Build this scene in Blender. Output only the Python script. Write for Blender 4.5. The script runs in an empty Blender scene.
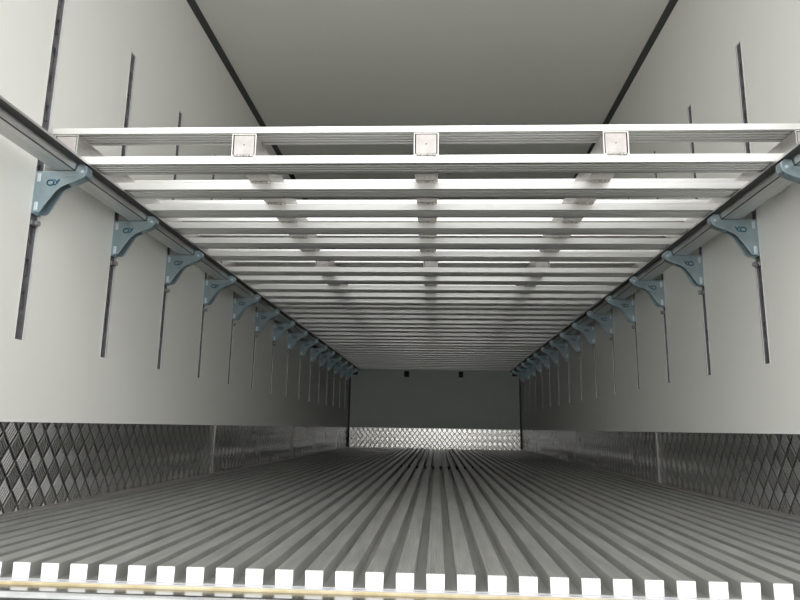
import bpy, math, random
from mathutils import Matrix, Vector, Euler
random.seed(7)
S = bpy.context.scene
COL = S.collection

# ------------------------------------------------------------------ camera
F, PITCH, YAW, ROLL = 657.2, 0.1923, -0.0586, -0.0155
cd = bpy.data.cameras.new('camera')
cam = bpy.data.objects.new('camera', cd); COL.objects.link(cam)
cd.sensor_width = 36.0; cd.lens = F / 800 * 36.0; cd.clip_start = 0.02; cd.clip_end = 200
# world -> camera: yaw about z, pitch about x, roll about the optical axis
Rz = Matrix.Rotation(-YAW, 3, 'Z'); Rx = Matrix.Rotation(math.pi / 2 + PITCH, 3, 'X')
cam.matrix_world = (Rz @ Rx @ Matrix.Rotation(-ROLL, 3, 'Z')).to_4x4()
S.camera = cam

# ------------------------------------------------------------------ world light (daylight at the open rear)
w = bpy.data.worlds.new('daylight'); S.world = w; w.use_nodes = True
bg = w.node_tree.nodes['Background']
bg.inputs[0].default_value = (1.0, 1.0, 0.985, 1); bg.inputs[1].default_value = 2.6

S.view_settings.view_transform = 'Standard'; S.view_settings.look = 'None'
S.view_settings.exposure = 0.0; S.view_settings.gamma = 1.0
S.view_settings.use_curve_mapping = False
S.cycles.max_bounces = 16; S.cycles.diffuse_bounces = 10; S.cycles.glossy_bounces = 8

# ------------------------------------------------------------------ dimensions (camera at the origin)
XL, XR = -1.2855, 1.1945
ZF, ZC = -0.2786, 2.1533
Y0, Y1 = 1.365, 9.578
ZB = ZF - 0.030            # bottom of the floor grooves
TR0, TRD, NTR = 1.937, 0.518, 15
TZ0, TZ1 = 0.249, 1.53
ORD = ['nearest', 'second', 'third', 'fourth', 'fifth', 'sixth', 'seventh', 'eighth', 'ninth', 'tenth',
       'eleventh', 'twelfth', 'thirteenth', 'fourteenth', 'fifteenth']

# ------------------------------------------------------------------ material helpers
def mat(name, col, metal=0.0, rough=0.5, build=None):
    m = bpy.data.materials.new(name); m.use_nodes = True
    nt = m.node_tree; b = nt.nodes['Principled BSDF']
    b.inputs['Base Color'].default_value = (*col, 1)
    b.inputs['Metallic'].default_value = metal; b.inputs['Roughness'].default_value = rough
    if build: build(nt, b)
    return m

class N:
    """tiny math-node helper"""
    def __init__(s, nt): s.nt = nt
    def op(s, o, a, b=None, c=None):
        n = s.nt.nodes.new('ShaderNodeMath'); n.operation = o
        for i, v in enumerate((a, b, c)):
            if v is None: continue
            if isinstance(v, (int, float)): n.inputs[i].default_value = v
            else: s.nt.links.new(v, n.inputs[i])
        return n.outputs[0]
    def xyz(s):
        t = s.nt.nodes.new('ShaderNodeTexCoord'); x = s.nt.nodes.new('ShaderNodeSeparateXYZ')
        s.nt.links.new(t.outputs['Object'], x.inputs[0]); return x.outputs
    def bump(s, h, b, strength, dist):
        n = s.nt.nodes.new('ShaderNodeBump'); n.inputs['Strength'].default_value = strength
        n.inputs['Distance'].default_value = dist
        s.nt.links.new(h, n.inputs['Height']); s.nt.links.new(n.outputs[0], b.inputs['Normal'])
    def noise(s, scale, stretch=(1, 1, 1), detail=3):
        t = s.nt.nodes.new('ShaderNodeTexCoord'); mp = s.nt.nodes.new('ShaderNodeMapping')
        mp.inputs['Scale'].default_value = stretch
        n = s.nt.nodes.new('ShaderNodeTexNoise'); n.inputs['Scale'].default_value = scale; n.inputs['Detail'].default_value = detail
        s.nt.links.new(t.outputs['Object'], mp.inputs[0]); s.nt.links.new(mp.outputs[0], n.inputs['Vector'])
        return n.outputs['Fac']
    def ramp(s, fac, c0, c1, p0=0.3, p1=0.7):
        r = s.nt.nodes.new('ShaderNodeValToRGB'); r.color_ramp.elements[0].position = p0; r.color_ramp.elements[1].position = p1
        r.color_ramp.elements[0].color = (*c0, 1); r.color_ramp.elements[1].color = (*c1, 1)
        s.nt.links.new(fac, r.inputs[0]); return r.outputs[0]

def noisy(c0, c1, scale, stretch=(1, 1, 1), r0=None, r1=None):
    def f(nt, b):
        n = N(nt); k = n.noise(scale, stretch)
        nt.links.new(n.ramp(k, c0, c1), b.inputs['Base Color'])
        if r0 is not None:
            nt.links.new(n.op('MULTIPLY_ADD', k, r1 - r0, r0), b.inputs['Roughness'])
    return f

def tread(axis, hatch, tilt_k, r0, dist, groove_tone):
    """rolled diamond plate: diagonal grooves with a basket-weave hatch in every cell"""
    def f(nt, b):
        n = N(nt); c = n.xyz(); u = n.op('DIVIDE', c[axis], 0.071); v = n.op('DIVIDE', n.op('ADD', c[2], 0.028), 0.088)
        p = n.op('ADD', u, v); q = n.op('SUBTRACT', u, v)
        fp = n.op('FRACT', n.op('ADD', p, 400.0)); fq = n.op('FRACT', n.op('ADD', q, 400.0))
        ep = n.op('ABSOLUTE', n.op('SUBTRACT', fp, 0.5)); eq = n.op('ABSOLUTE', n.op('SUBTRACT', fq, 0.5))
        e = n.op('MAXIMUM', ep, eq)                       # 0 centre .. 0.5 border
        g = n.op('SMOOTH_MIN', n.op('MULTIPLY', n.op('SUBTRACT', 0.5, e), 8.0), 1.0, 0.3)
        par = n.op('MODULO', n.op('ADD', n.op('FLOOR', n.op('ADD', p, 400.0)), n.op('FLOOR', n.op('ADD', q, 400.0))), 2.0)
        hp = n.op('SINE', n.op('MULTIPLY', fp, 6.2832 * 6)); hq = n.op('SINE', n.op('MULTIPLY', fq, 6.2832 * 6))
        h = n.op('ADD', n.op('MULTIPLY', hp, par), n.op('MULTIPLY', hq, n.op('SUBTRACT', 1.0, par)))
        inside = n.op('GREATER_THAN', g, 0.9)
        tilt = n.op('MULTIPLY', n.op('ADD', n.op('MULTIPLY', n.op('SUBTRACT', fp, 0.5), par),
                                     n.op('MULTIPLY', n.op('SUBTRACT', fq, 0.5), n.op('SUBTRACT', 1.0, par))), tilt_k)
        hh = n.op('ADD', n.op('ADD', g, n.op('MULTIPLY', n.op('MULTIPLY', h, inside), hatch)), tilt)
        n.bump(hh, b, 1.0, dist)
        nt.links.new(n.ramp(g, tuple(c_ * groove_tone for c_ in b.inputs['Base Color'].default_value[:3]), tuple(b.inputs['Base Color'].default_value[:3]), 0.1, 0.8), b.inputs['Base Color'])  # grooves get a darker base colour than the cells
        k = n.noise(3.0, (1, 1, 1))
        nt.links.new(n.op('MULTIPLY_ADD', k, 0.12, r0), b.inputs['Roughness'])
    return f

M = {}
M['wall'] = mat('white_panel', (0.80, 0.80, 0.765), 0, 0.45, noisy((0.79, 0.79, 0.755), (0.81, 0.81, 0.775), 1.2))
M['backwall'] = mat('grey_white_panel', (0.74, 0.79, 0.74), 0, 0.6)
M['roof'] = mat('roof_panel', (0.78, 0.78, 0.74), 0, 0.5, noisy((0.77, 0.77, 0.73), (0.79, 0.79, 0.75), 1.0))
M['cavity'] = mat('track_cavity_shade', (0.02, 0.02, 0.02), 0, 0.8)  # near-black recess back, slot shade put into the colour
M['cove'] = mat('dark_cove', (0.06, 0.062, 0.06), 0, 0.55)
M['floor'] = mat('floor_aluminium', (0.5, 0.5, 0.48), 0.6, 0.5,
                 noisy((0.38, 0.38, 0.365), (0.52, 0.52, 0.50), 14, (3, 0.35, 1), 0.30, 0.42))
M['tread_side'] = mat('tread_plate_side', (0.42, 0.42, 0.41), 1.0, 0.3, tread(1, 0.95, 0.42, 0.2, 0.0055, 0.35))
M['tread_back'] = mat('tread_plate_back_lit', (0.93, 0.92, 0.89), 1.0, 0.2, tread(0, 0.04, 0.35, 0.12, 0.0025, 0.85))  # paler than the side plate: mirrored daylight put into the base colour
M['alu'] = mat('bright_aluminium', (0.74, 0.74, 0.73), 1.0, 0.2,
               noisy((0.84, 0.84, 0.83), (0.92, 0.92, 0.91), 5, (0.3, 12, 30), 0.36, 0.46))
M['alu_tube'] = mat('brushed_tube', (0.80, 0.78, 0.76), 1.0, 0.38, noisy((0.60, 0.58, 0.56), (0.70, 0.68, 0.66), 20, (6, 0.5, 6), 0.42, 0.55))
M['cap'] = mat('cap_plate', (0.5, 0.47, 0.45), 0.25, 0.45, noisy((0.44, 0.41, 0.395), (0.56, 0.53, 0.515), 30))
M['weld'] = mat('weld_metal', (0.45, 0.43, 0.40), 0.8, 0.5, noisy((0.3, 0.29, 0.27), (0.85, 0.83, 0.80), 160))
M['track'] = mat('galvanised_track', (0.14, 0.14, 0.15), 0.4, 0.5, noisy((0.11, 0.11, 0.12), (0.18, 0.18, 0.19), 25))
M['lip'] = mat('track_edge_lit', (0.80, 0.80, 0.81), 0.3, 0.4)  # pale lip: light on the recess edge put into the colour
M['zinc'] = mat('blue_zinc', (0.48, 0.60, 0.66), 0.8, 0.36, noisy((0.31, 0.41, 0.46), (0.45, 0.54, 0.58), 14, (1, 1, 1), 0.28, 0.48))
M['zinc_pale'] = mat('highlight_zinc', (0.72, 0.80, 0.86), 0.7, 0.35)  # pale tabs and rivet, white highlights put into the colour
M['pin'] = mat('dull_zinc', (0.36, 0.37, 0.38), 0.7, 0.4)
M['ink'] = mat('teal_mark', (0.01, 0.11, 0.18), 0.2, 0.5)
M['rail'] = mat('rail_aluminium', (0.62, 0.62, 0.61), 0.9, 0.36, noisy((0.55, 0.55, 0.54), (0.68, 0.68, 0.67), 8, (6, 0.4, 6), 0.42, 0.55))
M['rail_dark'] = mat('rail_shade_seam', (0.035, 0.035, 0.034), 0.1, 0.5)
M['rubber'] = mat('black_rubber', (0.012, 0.012, 0.012), 0, 0.6)
M['steel'] = mat('stainless_sill', (0.62, 0.62, 0.62), 1.0, 0.12, noisy((0.30, 0.31, 0.31), (0.46, 0.46, 0.46), 18, (1, 8, 1), 0.14, 0.30))
M['sill_step'] = mat('dark_step', (0.10, 0.10, 0.10), 0, 0.7)
M['seal'] = mat('yellow_sealant', (0.72, 0.62, 0.36), 0, 0.6, noisy((0.42, 0.34, 0.18), (0.62, 0.54, 0.36), 22, (1, 1, 1)))
M['ledge'] = mat('pale_ledge', (0.60, 0.61, 0.65), 0.5, 0.4)
M['ground'] = mat('outdoor_concrete', (0.45, 0.44, 0.41), 0, 0.9, noisy((0.30, 0.295, 0.28), (0.38, 0.375, 0.355), 2))
M['cut_lit'] = mat('sawn_end_lit', (0.82, 0.82, 0.81), 0.2, 0.5)  # sawn ends paler than the floor, daylight on them put into the colour
M['outer'] = mat('outer_shell', (0.7, 0.7, 0.7), 0, 0.5)

# ------------------------------------------------------------------ mesh helpers
class MB:
    def __init__(s): s.v = []; s.f = []; s.m = []
    def quad(s, a, b, c, d, mi=0):
        i = len(s.v); s.v += [a, b, c, d]; s.f.append((i, i + 1, i + 2, i + 3)); s.m.append(mi)
    def box(s, x0, x1, y0, y1, z0, z1, mi=0):
        i = len(s.v)
        s.v += [(x, y, z) for z in (z0, z1) for y in (y0, y1) for x in (x0, x1)]
        for f in ((0, 2, 3, 1), (4, 5, 7, 6), (0, 1, 5, 4), (2, 6, 7, 3), (0, 4, 6, 2), (1, 3, 7, 5)):
            s.f.append(tuple(i + k for k in f)); s.m.append(mi)
    def prism(s, prof, t0, t1, axis, mi=0):
        """closed profile extruded along axis; prof pairs are the other two coordinates in order"""
        def P(a, b, t): return {'x': (t, a, b), 'y': (a, t, b), 'z': (a, b, t)}[axis]
        n = len(prof); i = len(s.v)
        s.v += [P(a, b, t0) for a, b in prof] + [P(a, b, t1) for a, b in prof]
        for k in range(n):
            j = (k + 1) % n; s.f.append((i + k, i + j, i + n + j, i + n + k)); s.m.append(mi)
        s.f.append(tuple(i + k for k in reversed(range(n)))); s.m.append(mi)
        s.f.append(tuple(i + n + k for k in range(n))); s.m.append(mi)
    def cyl(s, c, r, h, axis, n=12, mi=0):
        prof = [(r * math.cos(2 * math.pi * k / n), r * math.sin(2 * math.pi * k / n)) for k in range(n)]
        o = {'x': (c[1], c[2], c[0]), 'y': (c[0], c[2], c[1]), 'z': c}[axis]
        s.prism([(a + o[0], b + o[1]) for a, b in prof], o[2], o[2] + h, axis, mi)
    def tube(s, pts, r, n=6, mi=0):
        rings = []
        for k, p in enumerate(pts):
            p = Vector(p); a = Vector(pts[max(k - 1, 0)]); b = Vector(pts[min(k + 1, len(pts) - 1)])
            t = (b - a).normalized(); u = t.orthogonal().normalized(); w_ = t.cross(u)
            i = len(s.v); s.v += [tuple(p + (u * math.cos(2 * math.pi * q / n) + w_ * math.sin(2 * math.pi * q / n)) * r) for q in range(n)]
            rings.append(i)
        for a, b in zip(rings, rings[1:]):
            for q in range(n):
                s.f.append((a + q, a + (q + 1) % n, b + (q + 1) % n, b + q)); s.m.append(mi)
        s.f.append(tuple(rings[0] + q for q in range(n))); s.m.append(mi)
        s.f.append(tuple(rings[-1] + q for q in reversed(range(n)))); s.m.append(mi)
    def mesh(s, name, mats, bevel=0):
        me = bpy.data.meshes.new(name); me.from_pydata(s.v, [], s.f)
        for m in mats: me.materials.append(m)
        for p, k in zip(me.polygons, s.m): p.material_index = k
        import bmesh
        bm = bmesh.new(); bm.from_mesh(me); bmesh.ops.remove_doubles(bm, verts=bm.verts, dist=1e-6)
        bmesh.ops.recalc_face_normals(bm, faces=bm.faces)
        bm.to_mesh(me); bm.free()
        return me
    def build(s, name, mats, parent=None, bevel=0):
        if not isinstance(mats, (list, tuple)): mats = [mats]
        o = bpy.data.objects.new(name, s.mesh(name, mats)); COL.objects.link(o)
        if parent: o.parent = parent
        if bevel:
            b = o.modifiers.new('bevel', 'BEVEL'); b.width = bevel; b.segments = 2; b.limit_method = 'ANGLE'
        return o

def structure(name, mb, mats, bevel=0):
    o = mb.build(name, mats, None, bevel); o['kind'] = 'structure'; return o
def tag(o, label, cat, group=None):
    o['label'] = label; o['category'] = cat
    if group: o['group'] = group
def empty(name, loc=(0, 0, 0)):
    o = bpy.data.objects.new(name, None); COL.objects.link(o); o.location = loc; o.empty_display_size = 0.1; return o
def copy_tree(o, parent=None):
    c = o.copy(); COL.objects.link(c)
    if parent: c.parent = parent
    for ch in list(o.children): copy_tree(ch, c)
    return c

# ================================================================== setting
tracks_y = [TR0 + TRD * k for k in range(NTR)]

# ground outside the rear opening
g = MB(); g.box(-14, 14, -16, 12, -1.75, -1.65); structure('ground', g, M['ground'])

# side walls with a recess for every track
def side_wall(name, x, sgn):
    """sgn: direction towards the outside"""
    m = MB(); hw, dep = 0.0225, 0.024
    z0, z1 = -0.36, ZC + 0.06; xo = x + sgn * 0.07
    cuts = [Y0 - 0.01]
    for y in tracks_y: cuts += [y - hw, y + hw]
    cuts.append(Y1 + 0.07)
    for i in range(len(cuts) - 1):
        a, b = cuts[i], cuts[i + 1]
        if i % 2 == 0: m.quad((x, a, z0), (x, b, z0), (x, b, z1), (x, a, z1))
        else:
            xi = x + sgn * dep
            m.quad((x, a, z0), (x, b, z0), (x, b, TZ0), (x, a, TZ0)); m.quad((x, a, TZ1), (x, b, TZ1), (x, b, z1), (x, a, z1))
            m.quad((x, a, TZ0), (xi, a, TZ0), (xi, a, TZ1), (x, a, TZ1)); m.quad((x, b, TZ0), (xi, b, TZ0), (xi, b, TZ1), (x, b, TZ1))
            m.quad((x, a, TZ0), (x, b, TZ0), (xi, b, TZ0), (xi, a, TZ0)); m.quad((x, a, TZ1), (x, b, TZ1), (xi, b, TZ1), (xi, a, TZ1))
            m.quad((xi, a, TZ0), (xi, b, TZ0), (xi, b, TZ1), (xi, a, TZ1), 1)
    a, b = cuts[0], cuts[-1]
    m.quad((xo, a, z0), (xo, b, z0), (xo, b, z1), (xo, a, z1), 2)
    m.quad((x, a, z0), (xo, a, z0), (xo, a, z1), (x, a, z1), 2); m.quad((x, b, z0), (xo, b, z0), (xo, b, z1), (x, b, z1), 2)
    m.quad((x, a, z0), (x, b, z0), (xo, b, z0), (xo, a, z0), 2); m.quad((x, a, z1), (x, b, z1), (xo, b, z1), (xo, a, z1), 2)
    structure(name, m, [M['wall'], M['cavity'], M['outer']])
side_wall('wall_left', XL, -1); side_wall('wall_right', XR, 1)
m = MB(); m.box(XL, XR, Y1, Y1 + 0.07, -0.36, ZC + 0.06); structure('wall_back', m, M['backwall'])
m = MB(); m.box(XL, XR, Y0 - 0.01, Y1, ZC, ZC + 0.06); structure('ceiling', m, M['roof'])
# dark corner coves between walls and roof
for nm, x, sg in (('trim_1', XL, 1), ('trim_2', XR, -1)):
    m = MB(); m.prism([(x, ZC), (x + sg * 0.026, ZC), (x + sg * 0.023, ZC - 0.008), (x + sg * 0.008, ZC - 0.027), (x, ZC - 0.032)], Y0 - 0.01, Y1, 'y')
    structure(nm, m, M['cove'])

# ribbed aluminium floor
def rib_prof(xc):
    hw = 0.0180; pts = [(xc - hw + 0.0006, ZB), (xc - hw, ZF - 0.0012), (xc - hw + 0.0012, ZF)]
    ng = 6; wpos = [xc - hw + 0.0012 + (2 * hw - 0.0024) * (k + 0.5) / ng for k in range(ng)]
    for p in wpos: pts += [(p - 0.0013, ZF), (p, ZF - 0.0013), (p + 0.0013, ZF)]
    pts += [(xc + hw - 0.0012, ZF), (xc + hw, ZF - 0.0012), (xc + hw - 0.0006, ZB)]
    return pts
SEAM = 5.38
m = MB()
m.box(XL, XR, Y0 - 0.002, Y1, -0.36, ZB)
ribs = []; x = -0.0322 + 0.0301
while x > XL + 0.03: x -= 0.0598
x += 0.0598
while x < XR - 0.022: ribs.append(x); x += 0.0598
for xc in ribs:
    m.prism(rib_prof(xc), Y0, SEAM - 0.005, 'y'); m.m[-2] = 1; m.prism(rib_prof(xc), SEAM + 0.005, Y1, 'y')
m.box(XL, ribs[0] - 0.0180 - 0.021, Y0, Y1, ZB, ZF); m.box(ribs[-1] + 0.0180 + 0.021, XR, Y0, Y1, ZB, ZF) if XR - ribs[-1] > 0.042 else None
structure('floor', m, [M['floor'], M['cut_lit']])
# black blocks stand in for shaded notches in the grooves before the floor joint
m = MB()
for xc in ribs:
    if -0.35 < xc < 0.32: m.box(xc + 0.0212, xc + 0.039, SEAM - 0.16, SEAM - 0.08, ZB, ZB + 0.022)
structure('trim_3', m, M['rubber'])

# tread plate along the foot of the walls
def kick(name, x, sg):
    m = MB(); m.box(min(x, x + sg * 0.004), max(x, x + sg * 0.004), Y0, Y1 - 0.004, ZB, 0.0)
    return structure(name, m, M['tread_side'])
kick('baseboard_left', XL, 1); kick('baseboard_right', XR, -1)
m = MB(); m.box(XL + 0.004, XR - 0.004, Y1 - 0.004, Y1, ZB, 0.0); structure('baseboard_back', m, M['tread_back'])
for nm, x, sg, y in (('trim_4', XL, 1, 3.80), ('trim_5', XR, -1, 3.72)):
    m = MB(); m.box(min(x + sg * .004, x + sg * 0.006), max(x + sg * .004, x + sg * 0.006), y, y + 0.022, ZF, -0.001)
    structure(nm, m, M['alu_tube'])
for nm, x, sg in (('trim_6', XL, 1), ('trim_7', XR, -1)):      # small angle where plate meets floor
    m = MB(); a = x + sg * 0.004
    m.prism([(a, ZF + 0.001), (a, ZF + 0.012), (a + sg * 0.003, ZF + 0.012), (a + sg * 0.004, ZF + 0.004), (a + sg * 0.016, ZF + 0.003), (a + sg * 0.016, ZF + 0.001)], Y0, Y1 - 0.01, 'y')
    structure(nm, m, M['alu_tube'])
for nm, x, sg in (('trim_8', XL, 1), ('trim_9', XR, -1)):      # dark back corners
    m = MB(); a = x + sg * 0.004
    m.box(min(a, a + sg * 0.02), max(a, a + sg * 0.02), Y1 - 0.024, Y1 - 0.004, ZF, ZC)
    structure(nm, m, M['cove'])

# rear sill
m = MB(); m.box(XL, XR, 1.3465, Y0 - 0.002, -0.345, -0.3095); structure('trim_10', m, M['ledge'])
m = MB(); m.box(XL, XR, 1.3405, 1.3465, -0.345, -0.3108); structure('trim_11', m, M['seal'], 0.002)
m = MB(); m.prism([(1.3405, -0.345), (1.3405, -0.316), (1.288, -0.316), (1.285, -0.3130), (1.280, -0.3115), (1.274, -0.3125), (1.270, -0.3155), (1.269, -0.322), (1.269, -0.345)], XL, XR, 'x')
structure('trim_12', m, M['steel'])
# dark lower step added in front of the sill
m = MB(); m.box(XL, XR, 1.19, 1.268, -0.60, -0.326); structure('trim_13', m, M['sill_step'], 0.004)

# ================================================================== wall tracks
def track_meshes(sgn):
    """local origin on the wall surface at z=0; u grows into the room; sgn=+1 left wall, -1 right wall"""
    X = lambda u: sgn * u
    m = MB(); hw, sh = 0.0208, 0.0062; uf, ub = -0.0035, -0.0060
    centres = [0.999 + 0.1045 * k for k in range(-8, 8)]
    centres = [c for c in centres if TZ0 + 0.04 < c < TZ1 - 0.04]
    zs = [TZ0 + 0.001]; hole = []
    for c in centres: zs += [c - 0.028, c + 0.028]
    zs.append(TZ1 - 0.001)
    ex = lambda a, b: (min(X(a), X(b)), max(X(a), X(b)))
    x0, x1 = ex(uf, ub)
    for i in range(len(zs) - 1):
        if i % 2 == 0: m.box(x0, x1, -hw, hw, zs[i], zs[i + 1])
        else: m.box(x0, x1, -hw, -sh, zs[i], zs[i + 1]); m.box(x0, x1, sh, hw, zs[i], zs[i + 1])
    plate = m.mesh('channel', [M['track']])
    m = MB(); x0, x1 = ex(ub, 0.0012)
    for s_ in (-1, 1):
        a, b = sorted((s_ * hw, s_ * (hw + 0.0012))); m.box(x0, x1, a, b, TZ0 + 0.001, TZ1 - 0.001)
        a, b = sorted((s_ * hw, s_ * (hw + 0.0016))); m.box(*ex(0.0002, 0.0014), a, b, TZ0 - 0.002, TZ1 + 0.002)
    lip = m.mesh('edge_lip', [M['lip']])
    m = MB()
    m.cyl((min(X(-0.006), X(0.014)), 0.0, 0.62), 0.005, 0.020, 'x')
    m.cyl((min(X(0.010), X(0.019)), 0.0, 0.62), 0.009, 0.009, 'x', 14)
    m.box(*ex(-0.001, 0.006), -0.018, 0.018, 0.613, 0.627)
    pin = m.mesh('locking_pin', [M['pin']])
    return plate, lip, pin

def make_track(meshes, x):
    t = empty('slotted_wall_track', (x, 0, 0))
    for nm, me in zip(('channel', 'edge_lip', 'locking_pin'), meshes):
        o = bpy.data.objects.new(nm, me); COL.objects.link(o); o.parent = t
    return t

for side, x, sg in (('left', XL, 1), ('right', XR, -1)):
    proto = make_track(track_meshes(sg), x)
    for k, y in enumerate(tracks_y):
        o = proto if k == 0 else copy_tree(proto)
        o.location = (x, y, 0)
        which = 'nearest the camera' if k == 0 else ('farthest back by the end wall' if k == NTR - 1 else ORD[k] + ' from the open end')
        tag(o, 'vertical slotted steel track let into the %s white wall, %s' % (side, which), 'wall track',
            'slotted tracks in the %s wall' % side)

# ================================================================== long rails
def rail(side, x, sg):
    y0, y1 = Y0 + 0.02, Y1 - 0.02
    t = empty('support_rail', (x, y0, 0.79)); U = lambda u: sg * u; Lr = y1 - y0
    m = MB()   # hollow box with an inward flange, coordinates relative to the empty
    m.prism([(U(0.062), 0.0), (U(0.128), 0.0), (U(0.1300), 0.002), (U(0.134), 0.018), (U(0.1345), 0.0225), (U(0.166), 0.0225), (U(0.166), 0.030), (U(0.062), 0.030)], 0, Lr, 'y')
    m.build('rail_body', M['rail'], t)
    m = MB(); a, b = sorted((U(0.1375), U(0.1655))); m.box(a, b, 0.0, Lr, 0.0205, 0.0226); m.build('flange_shade', M['rail_dark'], t)  # near-black strip: shade under the flange put into the colour
    m = MB(); a, b = sorted((U(0.1272), U(0.1300))); m.box(a, b, 0.0, Lr, -0.0015, 0.0012); m.build('seam_bead', M['rail_dark'], t)
    tag(t, 'long aluminium rail along the %s wall carrying the slatted deck on blue brackets' % side, 'rail', 'long rails under the deck')
rail('left', XL, 1); rail('right', XR, -1)

# ================================================================== brackets
def bracket_proto(x, sg):
    t = empty('wall_bracket', (x, 0, 0.79)); U = lambda u: sg * u
    zz = lambda z: z - 0.79
    web = [(0.006, .7885), (0.132, .7885), (0.137, .806), (0.139, .8100), (0.158, .8100), (0.168, .801), (0.170, .786), (0.166, .773),
           (0.158, .765), (0.134, .754), (0.110, .745), (0.088, .734), (0.078, .722), (0.048, .668), (0.040, .655), (0.030, .650), (0.006, .650)]
    near = web[:12] + [(0.074, .721), (0.040, .671), (0.033, .658), (0.026, .651), (0.006, .651)]
    for yy, w_ in ((-0.022, near), (0.008, web)):
        m = MB(); m.prism([(U(a), zz(b)) for a, b in w_], yy, yy + 0.004, 'y'); m.build('side_plate', M['zinc'], t, 0.001)
    m = MB()   # seat, lip and back sheet joining the two plates
    a, b = sorted((U(0.006), U(0.131))); m.box(a, b, -0.018, 0.008, zz(.7845), zz(.7885))
    m.build('seat_plate', M['zinc'], t)
    m = MB()
    outer = [(0.110, .745), (0.134, .754), (0.158, .765), (0.166, .773), (0.170, .786), (0.168, .801), (0.158, .8100)]
    inner = [(0.155, .8070), (0.164, .799), (0.166, .786), (0.162, .775), (0.156, .769), (0.132, .758), (0.108, .749)]
    m.prism([(U(a), zz(b)) for a, b in outer + inner], -0.018, 0.008, 'y'); m.build('curved_lip', M['zinc'], t)
    m = MB(); a, b = sorted((U(0.0016), U(0.006))); m.box(a, b, -0.022, 0.022, zz(.648), zz(.7885)); m.build('back_plate', M['zinc'], t)
    # pressed ridge on the near face
    m = MB(); m.prism([(U(a), zz(b)) for a, b in ((0.05, .785), (0.128, .785), (0.142, .779), (0.120, .770), (0.084, .766))], -0.0232, -0.022, 'y')
    m.build('pressed_panel', M['zinc'], t, 0.0006)
    for z0, h in ((.752, .028), (.655, .030)):
        m = MB(); a, b = sorted((U(0.010), U(0.022))); m.box(a, b, -0.0262, -0.022, zz(z0), zz(z0 + h)); m.build('hook_tab', M['zinc_pale'], t, 0.002)
    # blue mark: a closed D ring followed by a hooked tail
    m = MB(); yf = -0.0225; c = (0.054, .749)
    ring = []
    for k in range(17):
        a = 2 * math.pi * k / 16; ex_ = 0.0105 * math.copysign(abs(math.cos(a)) ** 0.7, math.cos(a)); ez = 0.0085 * math.copysign(abs(math.sin(a)) ** 0.7, math.sin(a))
        ring.append((U(c[0] + ex_), yf, zz(c[1] + ez)))
    m.tube(ring, 0.0024)
    tail = [(0.065, .743), (0.071, .742), (0.075, .747), (0.079, .755), (0.083, .760)]
    m.tube([(U(a), yf, zz(b)) for a, b in tail], 0.0024)
    m.tube([(U(0.0755), yf, zz(.748)), (U(0.070), yf, zz(.757)), (U(0.066), yf, zz(.760))], 0.0020)
    m.build('stamped_mark', M['ink'], t)
    m = MB(); m.cyl((U(0.155), -0.0245, zz(.785)), 0.005, 0.0025, 'y', 12); m.build('rivet', M['zinc_pale'], t)
    return t
for side, x, sg in (('left', XL, 1), ('right', XR, -1)):
    proto = bracket_proto(x, sg)
    for k, y in enumerate(tracks_y):
        o = proto if k == 0 else copy_tree(proto)
        o.location = (x, y, 0.79)
        which = 'nearest the camera' if k == 0 else ('farthest back by the end wall' if k == NTR - 1 else ORD[k] + ' from the open end')
        tag(o, 'blue-tinted zinc triangular bracket holding up the %s rail, %s' % (side, which), 'bracket',
            'zinc brackets under the %s rail' % side)

# ================================================================== deck panels
ZS0, ZS1 = 0.8200, 0.8490       # lower slats
ZU0, ZU1 = 0.9250, 0.9480       # upper slats
SX0, SX1 = -1.265, 1.184
TUBES = (-1.217, -0.628, -0.042, 0.552, 1.140)
def slat_mesh(h):
    d = 0.092; g = [(0.0, 0.0025), (0.0015, 0.0012), (0.008, 0.0012)]
    for k in range(4):
        c = 0.0185 + k * 0.0183
        g += [(c - 0.0042, 0.0018), (c - 0.0038, 0.015), (c + 0.0038, 0.015), (c + 0.0042, 0.0018)]
        if k < 3: g += [(c + 0.0065, 0.0003), (c + 0.0092, 0.0), (c + 0.0118, 0.0003)]
    g += [(d - 0.0015, 0.0012), (d, 0.0025), (d, h - 0.0015), (d - 0.0015, h), (0.0015, h), (0.0, h - 0.0015)]
    m = MB(); m.prism(g, SX0, SX1, 'x'); return m.mesh('slat', [M['alu']])
lower_me, upper_me = slat_mesh(ZS1 - ZS0), slat_mesh(ZU1 - ZU0)
lower_me.name = 'lower_slat'; upper_me.name = 'upper_slat'
m = MB()
m.box(-0.0385, -0.0365, -0.0385, 0.0, 0, 0) if False else None
def cap_mesh():
    m = MB(); r = 0.0325
    m.box(-r, r, -0.0, 0.003, -r, r)
    m.cyl((0, -0.001, 0), 0.002, 0.0015, 'y', 10, 1)
    return m.mesh('end_cap', [M['cap'], M['rubber']])
capme = cap_mesh()
def weld_mesh(kind):
    m = MB(); rnd = random.Random(kind)
    if kind == 2:      # keyhole-shaped bead
        pts = [(-0.012 + 0.007 * math.cos(a), -0.012 + 0.007 * math.sin(a), -0.001) for a in [math.radians(q) for q in range(40, 341, 25)]]
        m.tube([(0.014, -0.0145, -0.001)] + pts[::-1] + [(0.014, -0.0095, -0.001)], 0.0016)
    for k in range(6):
        px = -0.026 + k * 0.0105 + rnd.uniform(-.002, .002)
        m.tube([(px - 0.006, -0.001, -0.0015), (px, -0.003 - rnd.random() * .003, -0.003), (px + 0.006, -0.001, -0.0015)], 0.0028 + rnd.random() * 0.0014)
    return m.mesh('weld_bead', [M['weld']])
welds = [weld_mesh(0), weld_mesh(1), weld_mesh(2)]

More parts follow.
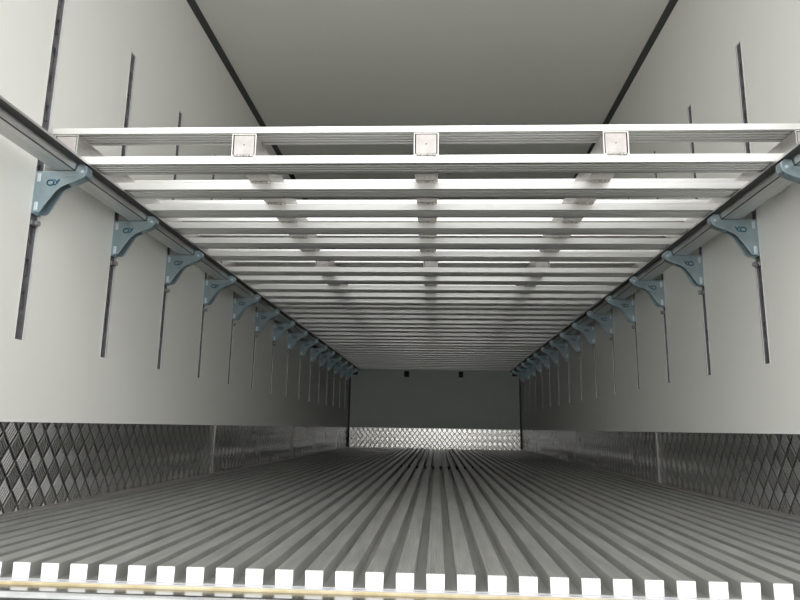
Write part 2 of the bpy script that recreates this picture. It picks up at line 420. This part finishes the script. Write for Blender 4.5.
PANELS = [
    [1.955, 2.186, 2.413, 2.646, 2.876, 3.107],
    [3.434, 3.643, 3.892, 4.109, 4.315, 4.483],
    [4.706, 4.928, 5.172, 5.384, 5.614],
    [5.896, 6.135, 6.357, 6.593, 6.780, 7.008],
    [7.250, 7.480, 7.700, 7.930, 8.160],
    [8.400, 8.630, 8.860, 9.090, 9.320]]
def link(name, me, parent, loc):
    o = bpy.data.objects.new(name, me); COL.objects.link(o); o.parent = parent; o.location = loc; return o
for pi_, ys in enumerate(PANELS):
    y0 = ys[0]; L = ys[-1] + 0.092 - y0
    t = empty('slatted_deck_panel', (0.003, y0 - 0.003, ZS0)); t.rotation_euler[2] = 0.009   # the deck sits slightly askew
    for y in ys:
        link('lower_slat', lower_me, t, (0, y - y0, 0)); link('upper_slat', upper_me, t, (0, y - y0, ZU0 - ZS0))
    for ti, xc in enumerate(TUBES):
        m = MB(); z0, z1 = ZS1 - ZS0, ZU0 - ZS0; hw = 0.0395; th = 0.0035
        # hollow square tube: four walls
        m.box(xc - hw, xc - hw + th, 0.002, L - 0.002, z0, z1); m.box(xc + hw - th, xc + hw, 0.002, L - 0.002, z0, z1)
        m.box(xc - hw + th, xc + hw - th, 0.002, L - 0.002, z0, z0 + th); m.box(xc - hw + th, xc + hw - th, 0.002, L - 0.002, z1 - th, z1)
        tb = m.build('square_tube', M['alu_tube'], t)
        link('end_cap', capme, tb, (xc, 0.004, (z0 + z1) / 2))
        if 0 < ti < 4:
            wi = {1: 0, 2: 1, 3: 2}[ti]
            for k, y in enumerate(ys):
                if k or pi_ == 0: link('weld_bead', welds[wi if k else 0], tb, (xc, y - y0 - 0.0005, z0 + 0.001 if k == 0 else z0))
    if pi_ == 0: lab = 'slatted aluminium deck panel nearest the camera, its white-capped tube ends showing'
    elif pi_ == len(PANELS) - 1: lab = 'slatted aluminium deck panel farthest back, against the dark end wall'
    else: lab = 'slatted aluminium deck panel resting on both rails, %s from the open end' % ORD[pi_]
    tag(t, lab, 'deck panel', 'slatted deck panels on the rails')

# ================================================================== black stops on the end wall
for i, (xc, wd, z0, z1, where) in enumerate(((-1.20, 0.07, 0.755, 0.80, 'in the left corner'), (-0.447, 0.072, 0.728, 0.812, 'left of centre'),
                                       (0.337, 0.062, 0.728, 0.812, 'right of centre'), (1.11, 0.07, 0.755, 0.80, 'in the right corner'))):
    m = MB(); m.box(-wd / 2, wd / 2, -0.05, 0.0, 0, z1 - z0); o = m.build('rubber_stop', M['rubber'], None, 0.006); o.location = (xc, Y1, z0)
    tag(o, 'small black rubber stop on the grey end wall, %s under the deck' % where, 'rubber stop', 'black stops on the end wall')
